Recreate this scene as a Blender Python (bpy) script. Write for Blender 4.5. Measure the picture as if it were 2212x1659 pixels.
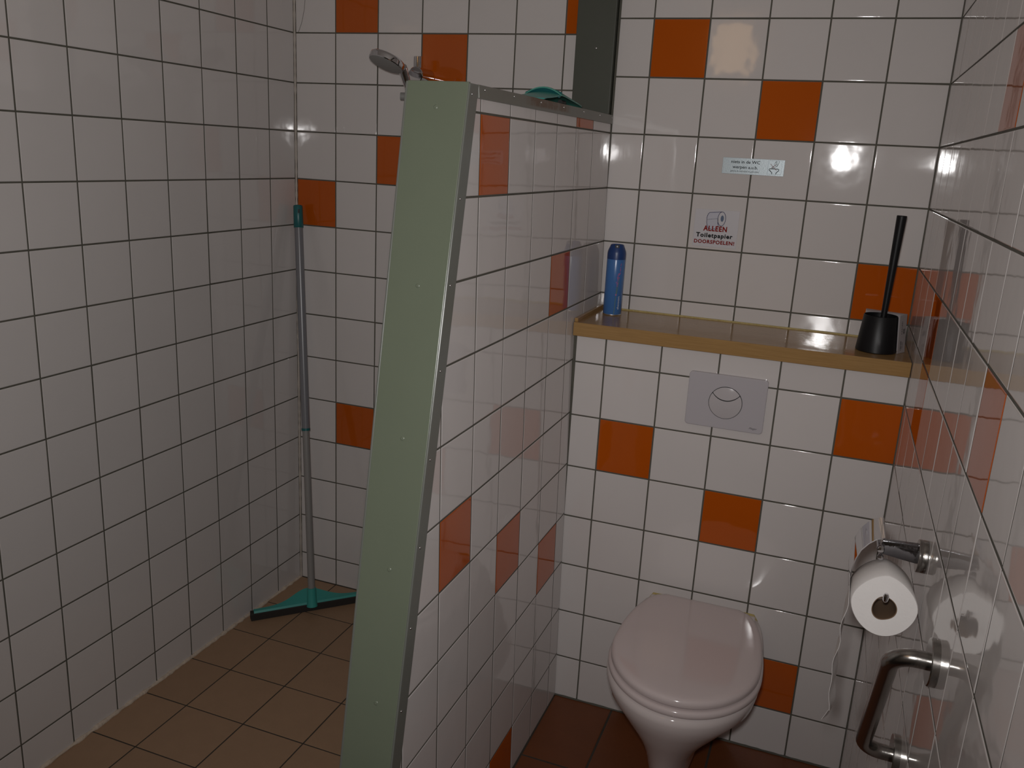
import bpy, bmesh, math, random
from mathutils import Vector, Matrix, Euler

random.seed(7)
for o in list(bpy.data.objects):
    bpy.data.objects.remove(o)
scene = bpy.context.scene
COL = scene.collection
V3 = Vector

# ------------------------------------------------------------------ camera
cam_data = bpy.data.cameras.new('camera')
cam = bpy.data.objects.new('camera', cam_data)
COL.objects.link(cam)
CAM = V3((1.7034, -2.4833, 1.5724))
RIGHT = V3((0.9333, 0.3553, 0.0524))
DOWN = V3((0.1398, -0.2251, -0.9643))
FWD = V3((-0.3308, 0.9073, -0.2597))
cam.matrix_world = Matrix(((RIGHT.x, -DOWN.x, -FWD.x, CAM.x),
                           (RIGHT.y, -DOWN.y, -FWD.y, CAM.y),
                           (RIGHT.z, -DOWN.z, -FWD.z, CAM.z),
                           (0, 0, 0, 1)))
cam_data.sensor_width = 36.0
cam_data.lens = 1859.75 / 2212 * 36.0
cam_data.clip_start = 0.02
scene.camera = cam

# ------------------------------------------------------------------ world, light, exposure
world = bpy.data.worlds.new('world')
scene.world = world
world.use_nodes = True
world.node_tree.nodes['Background'].inputs[0].default_value = (0.9, 0.75, 0.6, 1)
world.node_tree.nodes['Background'].inputs[1].default_value = 0.02

flash_data = bpy.data.lights.new('camera_flash', 'SPOT')
flash_data.energy = 54.0
flash_data.color = (1.0, 0.975, 0.965)
flash_data.shadow_soft_size = 0.028
flash_data.spot_size = math.radians(126)
flash_data.spot_blend = 1.0
flash = bpy.data.objects.new('camera_flash', flash_data)
COL.objects.link(flash)
FLASH = CAM + V3((-0.024, 0.012, 0.050))
FLASH_AIM = V3((0.50, -0.03, 1.30))
flash.location = FLASH
flash.rotation_euler = (FLASH_AIM - FLASH).to_track_quat('-Z', 'Y').to_euler()

scene.cycles.max_bounces = 6
scene.cycles.diffuse_bounces = 4
scene.cycles.glossy_bounces = 3
vs = scene.view_settings
vs.view_transform = 'Standard'
vs.look = 'None'
vs.exposure = 0.0
vs.gamma = 1.0
vs.use_curve_mapping = False


# ------------------------------------------------------------------ materials
def lin(c):
    return tuple((x / 12.92 if x <= 0.04045 else ((x + 0.055) / 1.055) ** 2.4) for x in c)


def mat(name, color, rough=0.4, metal=0.0, spec=0.5, coat=0.0, bump=None, var=0.0, var_scale=8.0,
        emit=None, per_object=0.0):
    """bump = (scale, distance); var = colour variation by noise; per_object = value shift by object"""
    m = bpy.data.materials.new(name)
    m.use_nodes = True
    nt = m.node_tree
    b = nt.nodes['Principled BSDF']
    b.inputs['Base Color'].default_value = (*color, 1)
    b.inputs['Roughness'].default_value = rough
    b.inputs['Metallic'].default_value = metal
    b.inputs['Specular IOR Level'].default_value = spec
    if coat:
        b.inputs['Coat Weight'].default_value = coat
        b.inputs['Coat Roughness'].default_value = 0.03
    if emit:
        b.inputs['Emission Color'].default_value = (*emit[0], 1)
        b.inputs['Emission Strength'].default_value = emit[1]
    tc = nt.nodes.new('ShaderNodeTexCoord')
    vec = tc.outputs['Object']
    if bump or var or per_object:
        info = nt.nodes.new('ShaderNodeObjectInfo')
        mul = nt.nodes.new('ShaderNodeMath'); mul.operation = 'MULTIPLY'
        mul.inputs[1].default_value = 37.0
        nt.links.new(info.outputs['Random'], mul.inputs[0])
        add = nt.nodes.new('ShaderNodeVectorMath'); add.operation = 'ADD'
        nt.links.new(vec, add.inputs[0]); nt.links.new(mul.outputs[0], add.inputs[1])
        vec = add.outputs[0]
    if bump:
        n = nt.nodes.new('ShaderNodeTexNoise')
        n.inputs['Scale'].default_value = bump[0]
        n.inputs['Detail'].default_value = 1.5
        nt.links.new(vec, n.inputs['Vector'])
        bp = nt.nodes.new('ShaderNodeBump')
        bp.inputs['Strength'].default_value = 1.0
        bp.inputs['Distance'].default_value = bump[1]
        nt.links.new(n.outputs['Fac'], bp.inputs['Height'])
        nt.links.new(bp.outputs['Normal'], b.inputs['Normal'])
        if coat:
            nt.links.new(bp.outputs['Normal'], b.inputs['Coat Normal'])
    if var or per_object:
        n2 = nt.nodes.new('ShaderNodeTexNoise')
        n2.inputs['Scale'].default_value = var_scale
        n2.inputs['Detail'].default_value = 4
        nt.links.new(vec, n2.inputs['Vector'])
        mr = nt.nodes.new('ShaderNodeMapRange')
        mr.inputs['To Min'].default_value = 1 - var
        mr.inputs['To Max'].default_value = 1 + var
        nt.links.new(n2.outputs['Fac'], mr.inputs['Value'])
        val = mr.outputs['Result']
        if per_object:
            mr2 = nt.nodes.new('ShaderNodeMapRange')
            mr2.inputs['To Min'].default_value = 1 - per_object
            mr2.inputs['To Max'].default_value = 1 + per_object
            nt.links.new(info.outputs['Random'], mr2.inputs['Value'])
            mm = nt.nodes.new('ShaderNodeMath'); mm.operation = 'MULTIPLY'
            nt.links.new(val, mm.inputs[0]); nt.links.new(mr2.outputs['Result'], mm.inputs[1])
            val = mm.outputs[0]
        vm = nt.nodes.new('ShaderNodeVectorMath'); vm.operation = 'SCALE'
        vm.inputs[0].default_value = color
        nt.links.new(val, vm.inputs['Scale'])
        nt.links.new(vm.outputs['Vector'], b.inputs['Base Color'])
    return m


M = {}
M['tile_white'] = mat('white_glazed_tile', (0.655, 0.62, 0.605), 0.05, spec=0.55, bump=(16, 0.00045), var=0.02, per_object=0.025)
M['tile_orange'] = mat('orange_glazed_tile', (0.47, 0.088, 0.005), 0.045, spec=0.55, bump=(16, 0.00045), var=0.05, per_object=0.03)
M['grout'] = mat('grey_green_grout', (0.10, 0.095, 0.076), 0.9, bump=(400, 0.0006), var=0.25, var_scale=30)
M['grout_floor'] = mat('dark_floor_grout', (0.05, 0.04, 0.03), 0.9, bump=(400, 0.0006), var=0.25, var_scale=30)
M['floor_beige'] = mat('beige_floor_tile', (0.36, 0.225, 0.135), 0.5, bump=(120, 0.0004), var=0.07, var_scale=25, per_object=0.04)
M['floor_brown'] = mat('red_brown_floor_tile', (0.15, 0.042, 0.010), 0.5, bump=(90, 0.0005), var=0.14, var_scale=14, per_object=0.05)
M['green'] = mat('grey_green_paint', (0.165, 0.193, 0.138), 0.32, spec=0.5, bump=(60, 0.0003), var=0.06, var_scale=6)
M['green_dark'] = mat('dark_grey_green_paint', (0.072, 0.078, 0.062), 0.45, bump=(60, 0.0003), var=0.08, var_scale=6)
M['green_flange'] = mat('grey_green_metal_edging', (0.16, 0.17, 0.15), 0.3, bump=(60, 0.0002), var=0.05)
M['plaster'] = mat('white_plaster', (0.62, 0.58, 0.54), 0.8, bump=(80, 0.001), var=0.04)
M['plaster_warm'] = mat('cream_plaster', (0.55, 0.47, 0.38), 0.8, bump=(80, 0.001), var=0.04)
M['silicone'] = mat('cream_silicone', (0.62, 0.52, 0.42), 0.5, bump=(150, 0.002), var=0.25, var_scale=60)
M['silicone_white'] = mat('white_silicone', (0.50, 0.45, 0.40), 0.5, bump=(150, 0.001), var=0.12, var_scale=40)
M['silicone_yellow'] = mat('yellowed_sealant', (0.46, 0.36, 0.13), 0.5, bump=(150, 0.002), var=0.2, var_scale=60)
M['ceramic'] = mat('white_sanitary_ceramic', (0.66, 0.59, 0.575), 0.07, spec=0.5)
M['seat_plastic'] = mat('white_seat_plastic', (0.64, 0.555, 0.545), 0.11, spec=0.5, bump=(4, 0.0008))
M['plate'] = mat('pearl_white_plastic', (0.50, 0.475, 0.50), 0.22, spec=0.5)
M['plate_dome'] = mat('pearl_white_button', (0.52, 0.49, 0.50), 0.12, spec=0.5)
M['dark_gap'] = mat('dark_gap', (0.02, 0.02, 0.02), 0.6)
M['chrome'] = mat('chrome', (0.70, 0.70, 0.72), 0.05, metal=1.0)
M['chrome_dark'] = mat('worn_chrome', (0.30, 0.30, 0.32), 0.10, metal=1.0, bump=(300, 0.0001))  # base colour darkened to stand in for a dark room mirrored in chrome
M['steel'] = mat('brushed_steel', (0.38, 0.365, 0.345), 0.24, metal=1.0, bump=(250, 0.0001))
M['shower_face'] = mat('grey_spray_face', (0.28, 0.28, 0.27), 0.5)
M['teal'] = mat('teal_plastic', (0.045, 0.32, 0.285), 0.38, var=0.06)
M['teal_dark'] = mat('dark_teal_plastic', (0.015, 0.125, 0.13), 0.38, var=0.06)
M['teal_green'] = mat('sea_green_plastic', (0.07, 0.29, 0.23), 0.4, var=0.06)
M['pole'] = mat('grey_coated_pole', (0.20, 0.20, 0.215), 0.3, spec=0.6)
M['pole_low'] = mat('grey_pole_lower', (0.26, 0.25, 0.24), 0.4)
M['rubber'] = mat('black_foam_rubber', (0.022, 0.018, 0.016), 0.8, bump=(500, 0.0005))
M['black'] = mat('black_plastic', (0.007, 0.007, 0.008), 0.42, spec=0.3)
M['carton'] = mat('grey_printed_carton', (0.40, 0.36, 0.36), 0.6, var=0.06, var_scale=50)
M['print_dark'] = mat('dark_print', (0.03, 0.03, 0.03), 0.7, spec=0.08)
M['print_red'] = mat('red_print', (0.24, 0.012, 0.010), 0.7, spec=0.08)
M['print_black'] = mat('black_print', (0.004, 0.006, 0.006), 0.7, spec=0.08)
M['print_navy'] = mat('navy_print', (0.025, 0.025, 0.11), 0.7, spec=0.08)
M['print_grey'] = mat('blue_grey_print', (0.14, 0.18, 0.26), 0.7, spec=0.1)
M['sticker_film'] = mat('pale_blue_white_film', (0.62, 0.605, 0.63), 0.2)
M['sticker_tear'] = mat('pale_lilac_film', (0.50, 0.50, 0.57), 0.3)
M['label_silver'] = mat('brushed_silver_label', (0.42, 0.49, 0.52), 0.35, metal=0.2, bump=(300, 0.0001))
M['can'] = mat('blue_lacquer', (0.055, 0.165, 0.42), 0.25, spec=0.5)
M['can_cap'] = mat('dark_blue_cap', (0.012, 0.045, 0.17), 0.35)
M['tin'] = mat('tin_rim', (0.6, 0.6, 0.6), 0.25, metal=1.0)
M['white_print'] = mat('white_print', (0.60, 0.60, 0.66), 0.4)
M['lavender'] = mat('lavender_print', (0.34, 0.13, 0.30), 0.5, var=0.5, var_scale=300)
M['stem'] = mat('green_stem_print', (0.16, 0.22, 0.05), 0.5)
M['paper'] = mat('white_tissue', (0.78, 0.75, 0.73), 0.95, bump=(180, 0.0003), var=0.03, var_scale=40)
M['cardboard'] = mat('brown_card_core', (0.17, 0.105, 0.06), 0.85, var=0.1, var_scale=30)
M['lamp_glass'] = mat('warm_lamp_glass', (0.9, 0.7, 0.45), 0.4, emit=((1.0, 0.60, 0.28), 2.4))
M['wood_door'] = mat('warm_painted_door', (0.40, 0.22, 0.10), 0.45, var=0.08)


def shelf_material():
    m = mat('honey_wood_laminate', (0.30, 0.165, 0.055), 0.16, spec=0.5)
    nt = m.node_tree; b = nt.nodes['Principled BSDF']
    tc = nt.nodes['Texture Coordinate']
    mp = nt.nodes.new('ShaderNodeMapping'); mp.inputs['Scale'].default_value = (6, 160, 160)
    n = nt.nodes.new('ShaderNodeTexNoise'); n.inputs['Scale'].default_value = 2.0; n.inputs['Detail'].default_value = 6
    cr = nt.nodes.new('ShaderNodeValToRGB')
    cr.color_ramp.elements[0].position = 0.3; cr.color_ramp.elements[0].color = (0.33, 0.195, 0.075, 1)
    cr.color_ramp.elements[1].position = 0.7; cr.color_ramp.elements[1].color = (0.40, 0.24, 0.095, 1)
    nt.links.new(tc.outputs['Object'], mp.inputs['Vector']); nt.links.new(mp.outputs[0], n.inputs['Vector'])
    nt.links.new(n.outputs['Fac'], cr.inputs['Fac']); nt.links.new(cr.outputs['Color'], b.inputs['Base Color'])
    n2 = nt.nodes.new('ShaderNodeTexNoise'); n2.inputs['Scale'].default_value = 40
    bp = nt.nodes.new('ShaderNodeBump'); bp.inputs['Distance'].default_value = 0.0004
    nt.links.new(tc.outputs['Object'], n2.inputs['Vector'])
    nt.links.new(n2.outputs['Fac'], bp.inputs['Height']); nt.links.new(bp.outputs['Normal'], b.inputs['Normal'])
    return m


M['shelf'] = shelf_material()


def strip_material():
    """painted metal angle with a worn brown patch half-way along its length"""
    m = mat('worn_grey_metal_strip', (0.17, 0.17, 0.15), 0.35)
    nt = m.node_tree; b = nt.nodes['Principled BSDF']
    tc = nt.nodes['Texture Coordinate']
    sp = nt.nodes.new('ShaderNodeSeparateXYZ'); nt.links.new(tc.outputs['Object'], sp.inputs[0])
    n = nt.nodes.new('ShaderNodeTexNoise'); n.inputs['Scale'].default_value = 55; n.inputs['Detail'].default_value = 5
    nt.links.new(tc.outputs['Object'], n.inputs['Vector'])

    def ramp(src, a, b_, c, d):
        r1 = nt.nodes.new('ShaderNodeMapRange'); r1.inputs['From Min'].default_value = a; r1.inputs['From Max'].default_value = b_
        r2 = nt.nodes.new('ShaderNodeMapRange'); r2.inputs['From Min'].default_value = d; r2.inputs['From Max'].default_value = c
        nt.links.new(src, r1.inputs['Value']); nt.links.new(src, r2.inputs['Value'])
        mu = nt.nodes.new('ShaderNodeMath'); mu.operation = 'MULTIPLY'
        nt.links.new(r1.outputs[0], mu.inputs[0]); nt.links.new(r2.outputs[0], mu.inputs[1])
        return mu.outputs[0]
    along = ramp(sp.outputs['Y'], -0.74, -0.69, -0.47, -0.42)
    high = nt.nodes.new('ShaderNodeMapRange'); high.inputs['From Min'].default_value = 1.667; high.inputs['From Max'].default_value = 1.671
    nt.links.new(sp.outputs['Z'], high.inputs['Value'])
    mu = nt.nodes.new('ShaderNodeMath'); mu.operation = 'MULTIPLY'
    nt.links.new(along, mu.inputs[0]); nt.links.new(high.outputs[0], mu.inputs[1])
    no = nt.nodes.new('ShaderNodeMapRange'); no.inputs['From Min'].default_value = 0.25; no.inputs['From Max'].default_value = 0.5
    nt.links.new(n.outputs['Fac'], no.inputs['Value'])
    mu2 = nt.nodes.new('ShaderNodeMath'); mu2.operation = 'MULTIPLY'
    nt.links.new(mu.outputs[0], mu2.inputs[0]); nt.links.new(no.outputs[0], mu2.inputs[1])
    mx = nt.nodes.new('ShaderNodeMix'); mx.data_type = 'RGBA'
    mx.inputs['A'].default_value = (0.17, 0.17, 0.145, 1); mx.inputs['B'].default_value = (0.115, 0.062, 0.028, 1)
    nt.links.new(mu2.outputs[0], mx.inputs['Factor']); nt.links.new(mx.outputs['Result'], b.inputs['Base Color'])
    return m


M['strip'] = strip_material()


# ------------------------------------------------------------------ mesh helpers
def link(name, me, material=None, parent=None, smooth=False):
    o = bpy.data.objects.new(name, me)
    COL.objects.link(o)
    if material is not None and not me.materials:
        me.materials.append(material)
    if parent is not None:
        o.parent = parent
    if smooth:
        for p in me.polygons:
            p.use_smooth = True
    return o


def from_bm(name, bm, material, parent=None, smooth=False, sharp=None):
    bmesh.ops.recalc_face_normals(bm, faces=bm.faces)
    me = bpy.data.meshes.new(name)
    bm.to_mesh(me); bm.free()
    o = link(name, me, material, parent, smooth)
    if smooth and sharp:
        me.set_sharp_from_angle(angle=math.radians(sharp))
    return o


def from_py(name, verts, faces, material, parent=None, smooth=False, sharp=None):
    bm = bmesh.new()
    vs_ = [bm.verts.new(v) for v in verts]
    for f in faces:
        try:
            bm.faces.new([vs_[i] for i in f])
        except ValueError:
            pass
    return from_bm(name, bm, material, parent, smooth, sharp)


def box(name, lo, hi, material, parent=None, bevel=0.0, segs=2):
    bm = bmesh.new()
    bmesh.ops.create_cube(bm, size=1)
    c = [(a + b) / 2 for a, b in zip(lo, hi)]; s = [b - a for a, b in zip(lo, hi)]
    for v in bm.verts:
        v.co = V3((c[0] + v.co.x * s[0], c[1] + v.co.y * s[1], c[2] + v.co.z * s[2]))
    if bevel:
        bmesh.ops.bevel(bm, geom=bm.edges[:], offset=bevel, segments=segs, profile=0.5, affect='EDGES')
    return from_bm(name, bm, material, parent, bool(bevel), 16)


def frame_of(d):
    d = V3(d).normalized()
    a = V3((0, 0, 1)) if abs(d.z) < 0.9 else V3((1, 0, 0))
    u = d.cross(a).normalized(); w = d.cross(u).normalized()
    return d, u, w


def tube(name, path, radius, material, parent=None, segs=16, caps=True, section=None):
    """sweep; radius may be a list. section: list of (a,b) multipliers instead of a circle"""
    path = [V3(p) for p in path]
    rad = radius if isinstance(radius, (list, tuple)) else [radius] * len(path)
    sec = section or [(math.cos(2 * math.pi * k / segs), math.sin(2 * math.pi * k / segs)) for k in range(segs)]
    n = len(sec)
    verts, faces = [], []
    u = None
    for i, p in enumerate(path):
        if i == 0: d = path[1] - p
        elif i == len(path) - 1: d = p - path[i - 1]
        else: d = (path[i + 1] - p).normalized() + (p - path[i - 1]).normalized()
        d.normalize()
        if u is None:
            _, u, w = frame_of(d)
        else:
            u = (u - d * u.dot(d)).normalized(); w = d.cross(u)
        for a, b in sec:
            verts.append(p + (u * a + w * b) * rad[i])
    for i in range(len(path) - 1):
        for k in range(n):
            faces.append((i * n + k, i * n + (k + 1) % n, (i + 1) * n + (k + 1) % n, (i + 1) * n + k))
    if caps:
        faces.append(tuple(range(n - 1, -1, -1)))
        faces.append(tuple((len(path) - 1) * n + k for k in range(n)))
    return from_py(name, verts, faces, material, parent, True, 50)


def lathe(name, profile, origin, axis, material, parent=None, segs=40, sharp=40):
    """profile: list of (radius, along)"""
    d, u, w = frame_of(axis)
    origin = V3(origin)
    verts, faces = [], []
    for r, h in profile:
        for k in range(segs):
            a = 2 * math.pi * k / segs
            verts.append(origin + d * h + (u * math.cos(a) + w * math.sin(a)) * max(r, 1e-5))
    for i in range(len(profile) - 1):
        for k in range(segs):
            faces.append((i * segs + k, i * segs + (k + 1) % segs, (i + 1) * segs + (k + 1) % segs, (i + 1) * segs + k))
    if profile[0][0] > 1e-4: faces.append(tuple(range(segs)))
    if profile[-1][0] > 1e-4: faces.append(tuple((len(profile) - 1) * segs + k for k in range(segs)))
    return from_py(name, verts, faces, material, parent, True, sharp)


def loft(name, rings, material, parent=None, cap0=True, cap1=True, sharp=40, closed=True):
    n = len(rings[0])
    verts = [v for r in rings for v in r]
    faces = []
    for i in range(len(rings) - 1):
        for k in range(n if closed else n - 1):
            faces.append((i * n + k, i * n + (k + 1) % n, (i + 1) * n + (k + 1) % n, (i + 1) * n + k))
    if cap0: faces.append(tuple(range(n)))
    if cap1: faces.append(tuple((len(rings) - 1) * n + k for k in range(n)))
    return from_py(name, verts, faces, material, parent, True, sharp)


def empty(name, loc, label=None, cat=None, group=None):
    o = bpy.data.objects.new(name, None)
    COL.objects.link(o)
    o.location = loc
    o.empty_display_size = 0.05
    if label: o['label'] = label
    if cat: o['category'] = cat
    if group: o['group'] = group
    return o


def adopt(root):
    """children were built in world coordinates: keep them there under a moved root"""
    inv = Matrix.Translation(root.location).inverted()
    for o in COL.objects:
        if o.parent is root:
            o.matrix_parent_inverse = inv


def struct(o, label=None, cat=None):
    o['kind'] = 'structure'
    if label: o['label'] = label
    if cat: o['category'] = cat
    return o


# ------------------------------------------------------------------ tiles
class Frame:
    def __init__(self, origin, U, V):
        self.o = V3(origin); self.U = V3(U); self.V = V3(V)
        self.u = self.U.normalized(); self.n = self.U.cross(self.V).normalized(); self.v = self.n.cross(self.u)

    def at(self, a, b, h=0.0):
        return self.o + self.U * a + self.V * b + self.n * h


TILE_CACHE = {}


def tile_mesh(poly, thick, mat_key, inset):
    """convex polygon tile, centred, face at z=0, body below, rounded shoulder"""
    key = (tuple((round(x, 4), round(y, 4)) for x, y in poly), thick, mat_key)
    if key in TILE_CACHE:
        return TILE_CACHE[key]
    n = len(poly)

    def inset_poly(d):
        out = []
        for i in range(n):
            p0, p1, p2 = V3((*poly[i - 1], 0)), V3((*poly[i], 0)), V3((*poly[(i + 1) % n], 0))
            e1 = (p1 - p0).normalized(); e2 = (p2 - p1).normalized()
            n1 = V3((-e1.y, e1.x, 0)); n2 = V3((-e2.y, e2.x, 0))
            b = (n1 + n2); k = 1 + n1.dot(n2)
            out.append(p1 + b * (d / max(k, 0.3)))
        return out
    rings = [(inset_poly(0.0), -thick), (inset_poly(0.0), -0.0006), (inset_poly(inset * 0.35), -0.0002), (inset_poly(inset), 0.0)]
    verts, normals = [], []
    for i, (r, z) in enumerate(rings):
        for j, p in enumerate(r):
            verts.append((p.x, p.y, z))
    faces = []
    for i in range(3):
        for k in range(n):
            faces.append((i * n + k, i * n + (k + 1) % n, (i + 1) * n + (k + 1) % n, (i + 1) * n + k))
    faces.append(tuple(3 * n + k for k in range(n)))
    me = bpy.data.meshes.new('tile')
    me.from_pydata(verts, [], faces)
    me.materials.append(M[mat_key])
    for p in me.polygons: p.use_smooth = True
    tilt = (None, 30, 14, 0)
    cx = sum(p[0] for p in poly) / n; cy = sum(p[1] for p in poly) / n
    ln = []
    for p in me.polygons:
        fn = p.normal
        for li in p.loop_indices:
            vi = me.loops[li].vertex_index
            ring = vi // n
            if p.index >= 3 * n: ln.append((0, 0, 1)); continue
            side = V3((fn.x, fn.y, 0))
            if side.length < 1e-6: side = V3((verts[vi][0] - cx, verts[vi][1] - cy, 0))
            side.normalize()
            t = 40 if ring == 0 else tilt[ring]
            t = math.radians(t)
            ln.append(tuple(side * math.sin(t) + V3((0, 0, math.cos(t)))))
    me.normals_split_custom_set(ln)
    TILE_CACHE[key] = me
    return me


def clip(poly, a, b, c):
    """keep a*x+b*y<=c"""
    out = []
    for i in range(len(poly)):
        p, q = poly[i], poly[(i + 1) % len(poly)]
        dp = a * p[0] + b * p[1] - c; dq = a * q[0] + b * q[1] - c
        if dp <= 0: out.append(p)
        if dp * dq < 0:
            t = dp / (dp - dq)
            out.append((p[0] + (q[0] - p[0]) * t, p[1] + (q[1] - p[1]) * t))
    return out


def put_tile(parent, fr, u0, u1, v0, v1, orange=False, gap=0.0042, thick=0.005, cuts=(), key=None, tilt=0.0016,
             inset=0.0022, lift=0.0):
    g = gap / 2
    poly = [(u0 + g, v0 + g), (u1 - g, v0 + g), (u1 - g, v1 - g), (u0 + g, v1 - g)]
    for c in cuts:
        poly = clip(poly, *c)
        if len(poly) < 3: return None
    area = 0.5 * abs(sum(poly[i][0] * poly[(i + 1) % len(poly)][1] - poly[(i + 1) % len(poly)][0] * poly[i][1] for i in range(len(poly))))
    if area < 0.0004: return None
    cu = sum(p[0] for p in poly) / len(poly); cv = sum(p[1] for p in poly) / len(poly)
    k = key or ('tile_orange' if orange else 'tile_white')
    me = tile_mesh([(p[0] - cu, p[1] - cv) for p in poly], thick, k, inset)
    o = bpy.data.objects.new('tile', me)
    COL.objects.link(o)
    o.parent = parent
    p = fr.at(cu, cv, lift + random.uniform(-0.0002, 0.0002))
    R = Matrix((fr.u, fr.v, fr.n)).transposed()
    E_ = Euler((random.gauss(0, tilt), random.gauss(0, tilt), random.gauss(0, tilt * 0.6))).to_matrix()
    o.matrix_local = Matrix.Translation(p) @ (R @ E_).to_4x4()
    return o


T = 0.15
CEIL = 2.36
XR, YU, YW = 1.9056, -0.0304, -0.2874
Y_END = -2.75
rowsS = [1.90125 + 0.15 * 3 - 0.15 * i for i in range(0, 17)]     # 2.35 ... (left and shower walls)
rowsU = [1.9386 + 0.15 * 2 - 0.15 * i for i in range(0, 16)]      # 2.2386 ...
zS = lambda r: 1.90125 - 0.15 * r
zU = lambda r: 1.9386 - 0.15 * r
GR = -0.0008     # grout plane behind tile faces

# ------------------------------------------------------------------ walls
wall_left = struct(box('wall_left', (-0.08, Y_END, 0), (GR, 0.06, CEIL), M['grout']),
                   'white tiled wall on the left of the shower', 'wall')
frL = Frame((0, 0, 0), (0, 1, 0), (0, 0, 1))
cols = [0.0] + [-(0.13966 + T * k) for k in range(0, 13)]
for c in range(len(cols) - 1):
    for r in range(-3, 13):
        v1 = min(zS(r), CEIL); v0 = max(zS(r + 1), 0.0)
        put_tile(wall_left, frL, cols[c + 1], cols[c] - (0.004 if c == 0 else 0), v0, v1)

wall_back = struct(box('wall_back', (GR, -GR, 0), (1.066, 0.08, CEIL), M['grout']),
                   'white tiled shower back wall with scattered orange tiles', 'wall')
frB = Frame((0, 0, 0), (1, 0, 0), (0, 0, 1))
cols = [0.0] + [0.15075 + T * k for k in range(0, 6)] + [1.04]
S_OR = {(1, -1), (3, 0), (2, 2), (0, 3), (1, 8), (6, -1)}
for c in range(len(cols) - 1):
    for r in range(-3, 13):
        v1 = min(zS(r), CEIL); v0 = max(zS(r + 1), 0.0)
        put_tile(wall_back, frB, cols[c] + (0.004 if c == 0 else 0), cols[c + 1], v0, v1, (c, r) in S_OR)

crk = tube('hairline_crack', [(0.0408, -0.0003, 1.9972 + 0.05), (0.0408, -0.0003, 1.9972), (0.0371, -0.0003, 1.9677), (0.0281, -0.0003, 1.9325), (0.0175, -0.0003, 1.9079), (0.0125, -0.0003, 1.9000)],
           0.0005, M['grout'], wall_back, segs=6)

# toilet wall, upper part
wall_toilet = struct(box('wall_toilet', (1.060, YU - GR, 0), (XR + 0.05, 0.08, CEIL), M['grout']),
                     'white tiled wall above the wooden shelf', 'wall')
frU = Frame((0, YU, 0), (1, 0, 0), (0, 0, 1))
cols = [1.064] + [1.15874 + T * k for k in range(0, 5)] + [XR]
U_OR = {(1, 0), (3, 1), (5, 4)}
for c in range(len(cols) - 1):
    for r in range(-2, 6):
        v1 = min(zU(r), CEIL); v0 = max(zU(r + 1), 1.10)
        put_tile(wall_toilet, frU, cols[c], cols[c + 1], v0, v1, (c, r) in U_OR)

# boxed-out cistern wall below the shelf
wall_cistern = struct(box('wall_cistern', (1.070, YW - GR, 0), (XR + 0.02, YU, 1.108), M['grout']),
                      'white tiled boxed-out cistern wall below the shelf', 'wall')
frW = Frame((0, YW, 0), (1, 0, 0), (0, 0, 1))
cols = [1.0800] + [1.16294 + T * k for k in range(0, 5)] + [XR]
zW = lambda i: 1.0336 - 0.15 * i
W_OR = {(1, 1), (3, 2), (5, 0), (4, 5)}
for c in range(len(cols) - 1):
    for i in range(-1, 7):
        v1 = min(zW(i), 1.108); v0 = max(zW(i + 1), 0.0)
        put_tile(wall_cistern, frW, cols[c], cols[c + 1], v0, v1, (c, i) in W_OR)

# right wall
wall_right = struct(box('wall_right', (XR - GR, Y_END, 0), (XR + 0.08, 0.08, CEIL), M['grout']),
                    'white tiled wall on the right beside the toilet', 'wall')
frR = Frame((XR, 0, 0), (0, -1, 0), (0, 0, 1))
cols = [0.031] + [0.20 + T * k for k in range(0, 14)]
R_OR = {(8, 4), (3, 4), (3, 5), (6, 1)}
for c in range(len(cols) - 1):
    for r in range(-2, 13):
        v1 = min(zU(r), CEIL); v0 = max(zU(r + 1), 0.0)
        u0 = cols[c]
        if zU(r) < 1.15:
            if cols[c + 1] < -YW + 0.01: continue
            u0 = max(u0, -YW)
        put_tile(wall_right, frR, u0, cols[c + 1], v0, v1, (c, r) in R_OR, tilt=0.0022)

# low partition between shower and toilet, with a slanting front end
P_O = V3((1.0964, 0, 0))
frP = Frame(P_O, (0.0055, 1, 0), (-0.0198, 0, 1))
P_TOP = 1.684
xl = lambda z: 0.9388 - 0.0362 * (z - 1.68)
ye = lambda z: -1.0108 + 0.2405 * (z - 1.6826)
xr = lambda y, z: 1.0964 + 0.0055 * y - 0.0198 * z
pv = []
for z in (0.0, P_TOP):
    pv += [(xl(z), ye(z), z), (xr(ye(z), z) + GR, ye(z), z), (xr(-0.005, z) + GR, -0.005, z), (xl(z), -0.005, z)]
wall_partition = struct(from_py('wall_partition', pv, [(0, 3, 2, 1), (4, 5, 6, 7), (0, 1, 5, 4), (1, 2, 6, 5), (2, 3, 7, 6), (3, 0, 4, 7)], M['grout']),
                        'low tiled partition wall with green slanting end board', 'wall')
cols = [-1.5597 + T * k for k in range(0, 10)] + [-0.033]     # ..., -0.9597 = column joint 1 at index 4, -0.2097 at index 9
P_OR = {(5 - 1, 2), (5 + 3, 1), (5 + 2, 4), (4 - 1, 7), (4 + 1, 8), (4 + 3, 9), (4 + 1, 12)}
for c in range(len(cols) - 1):
    for r in range(1, 13):
        v1 = min(zU(r), 1.668); v0 = max(zU(r + 1), 0.0)
        u1 = cols[c + 1]
        if zU(r) < 1.10:
            if cols[c] > YW - 0.01: continue
            u1 = min(u1, YW)
        # keep y >= slanted end + margin :  -u + 0.2405 v <= 0.2405*1.6826 + 1.0108 - margin
        put_tile(wall_partition, frP, cols[c], u1, v0, v1, (c, r) in P_OR,
                 cuts=[(-1, 0.2405, 0.2405 * 1.6826 + 1.0108 - 0.006)], tilt=0.0014)


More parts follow.
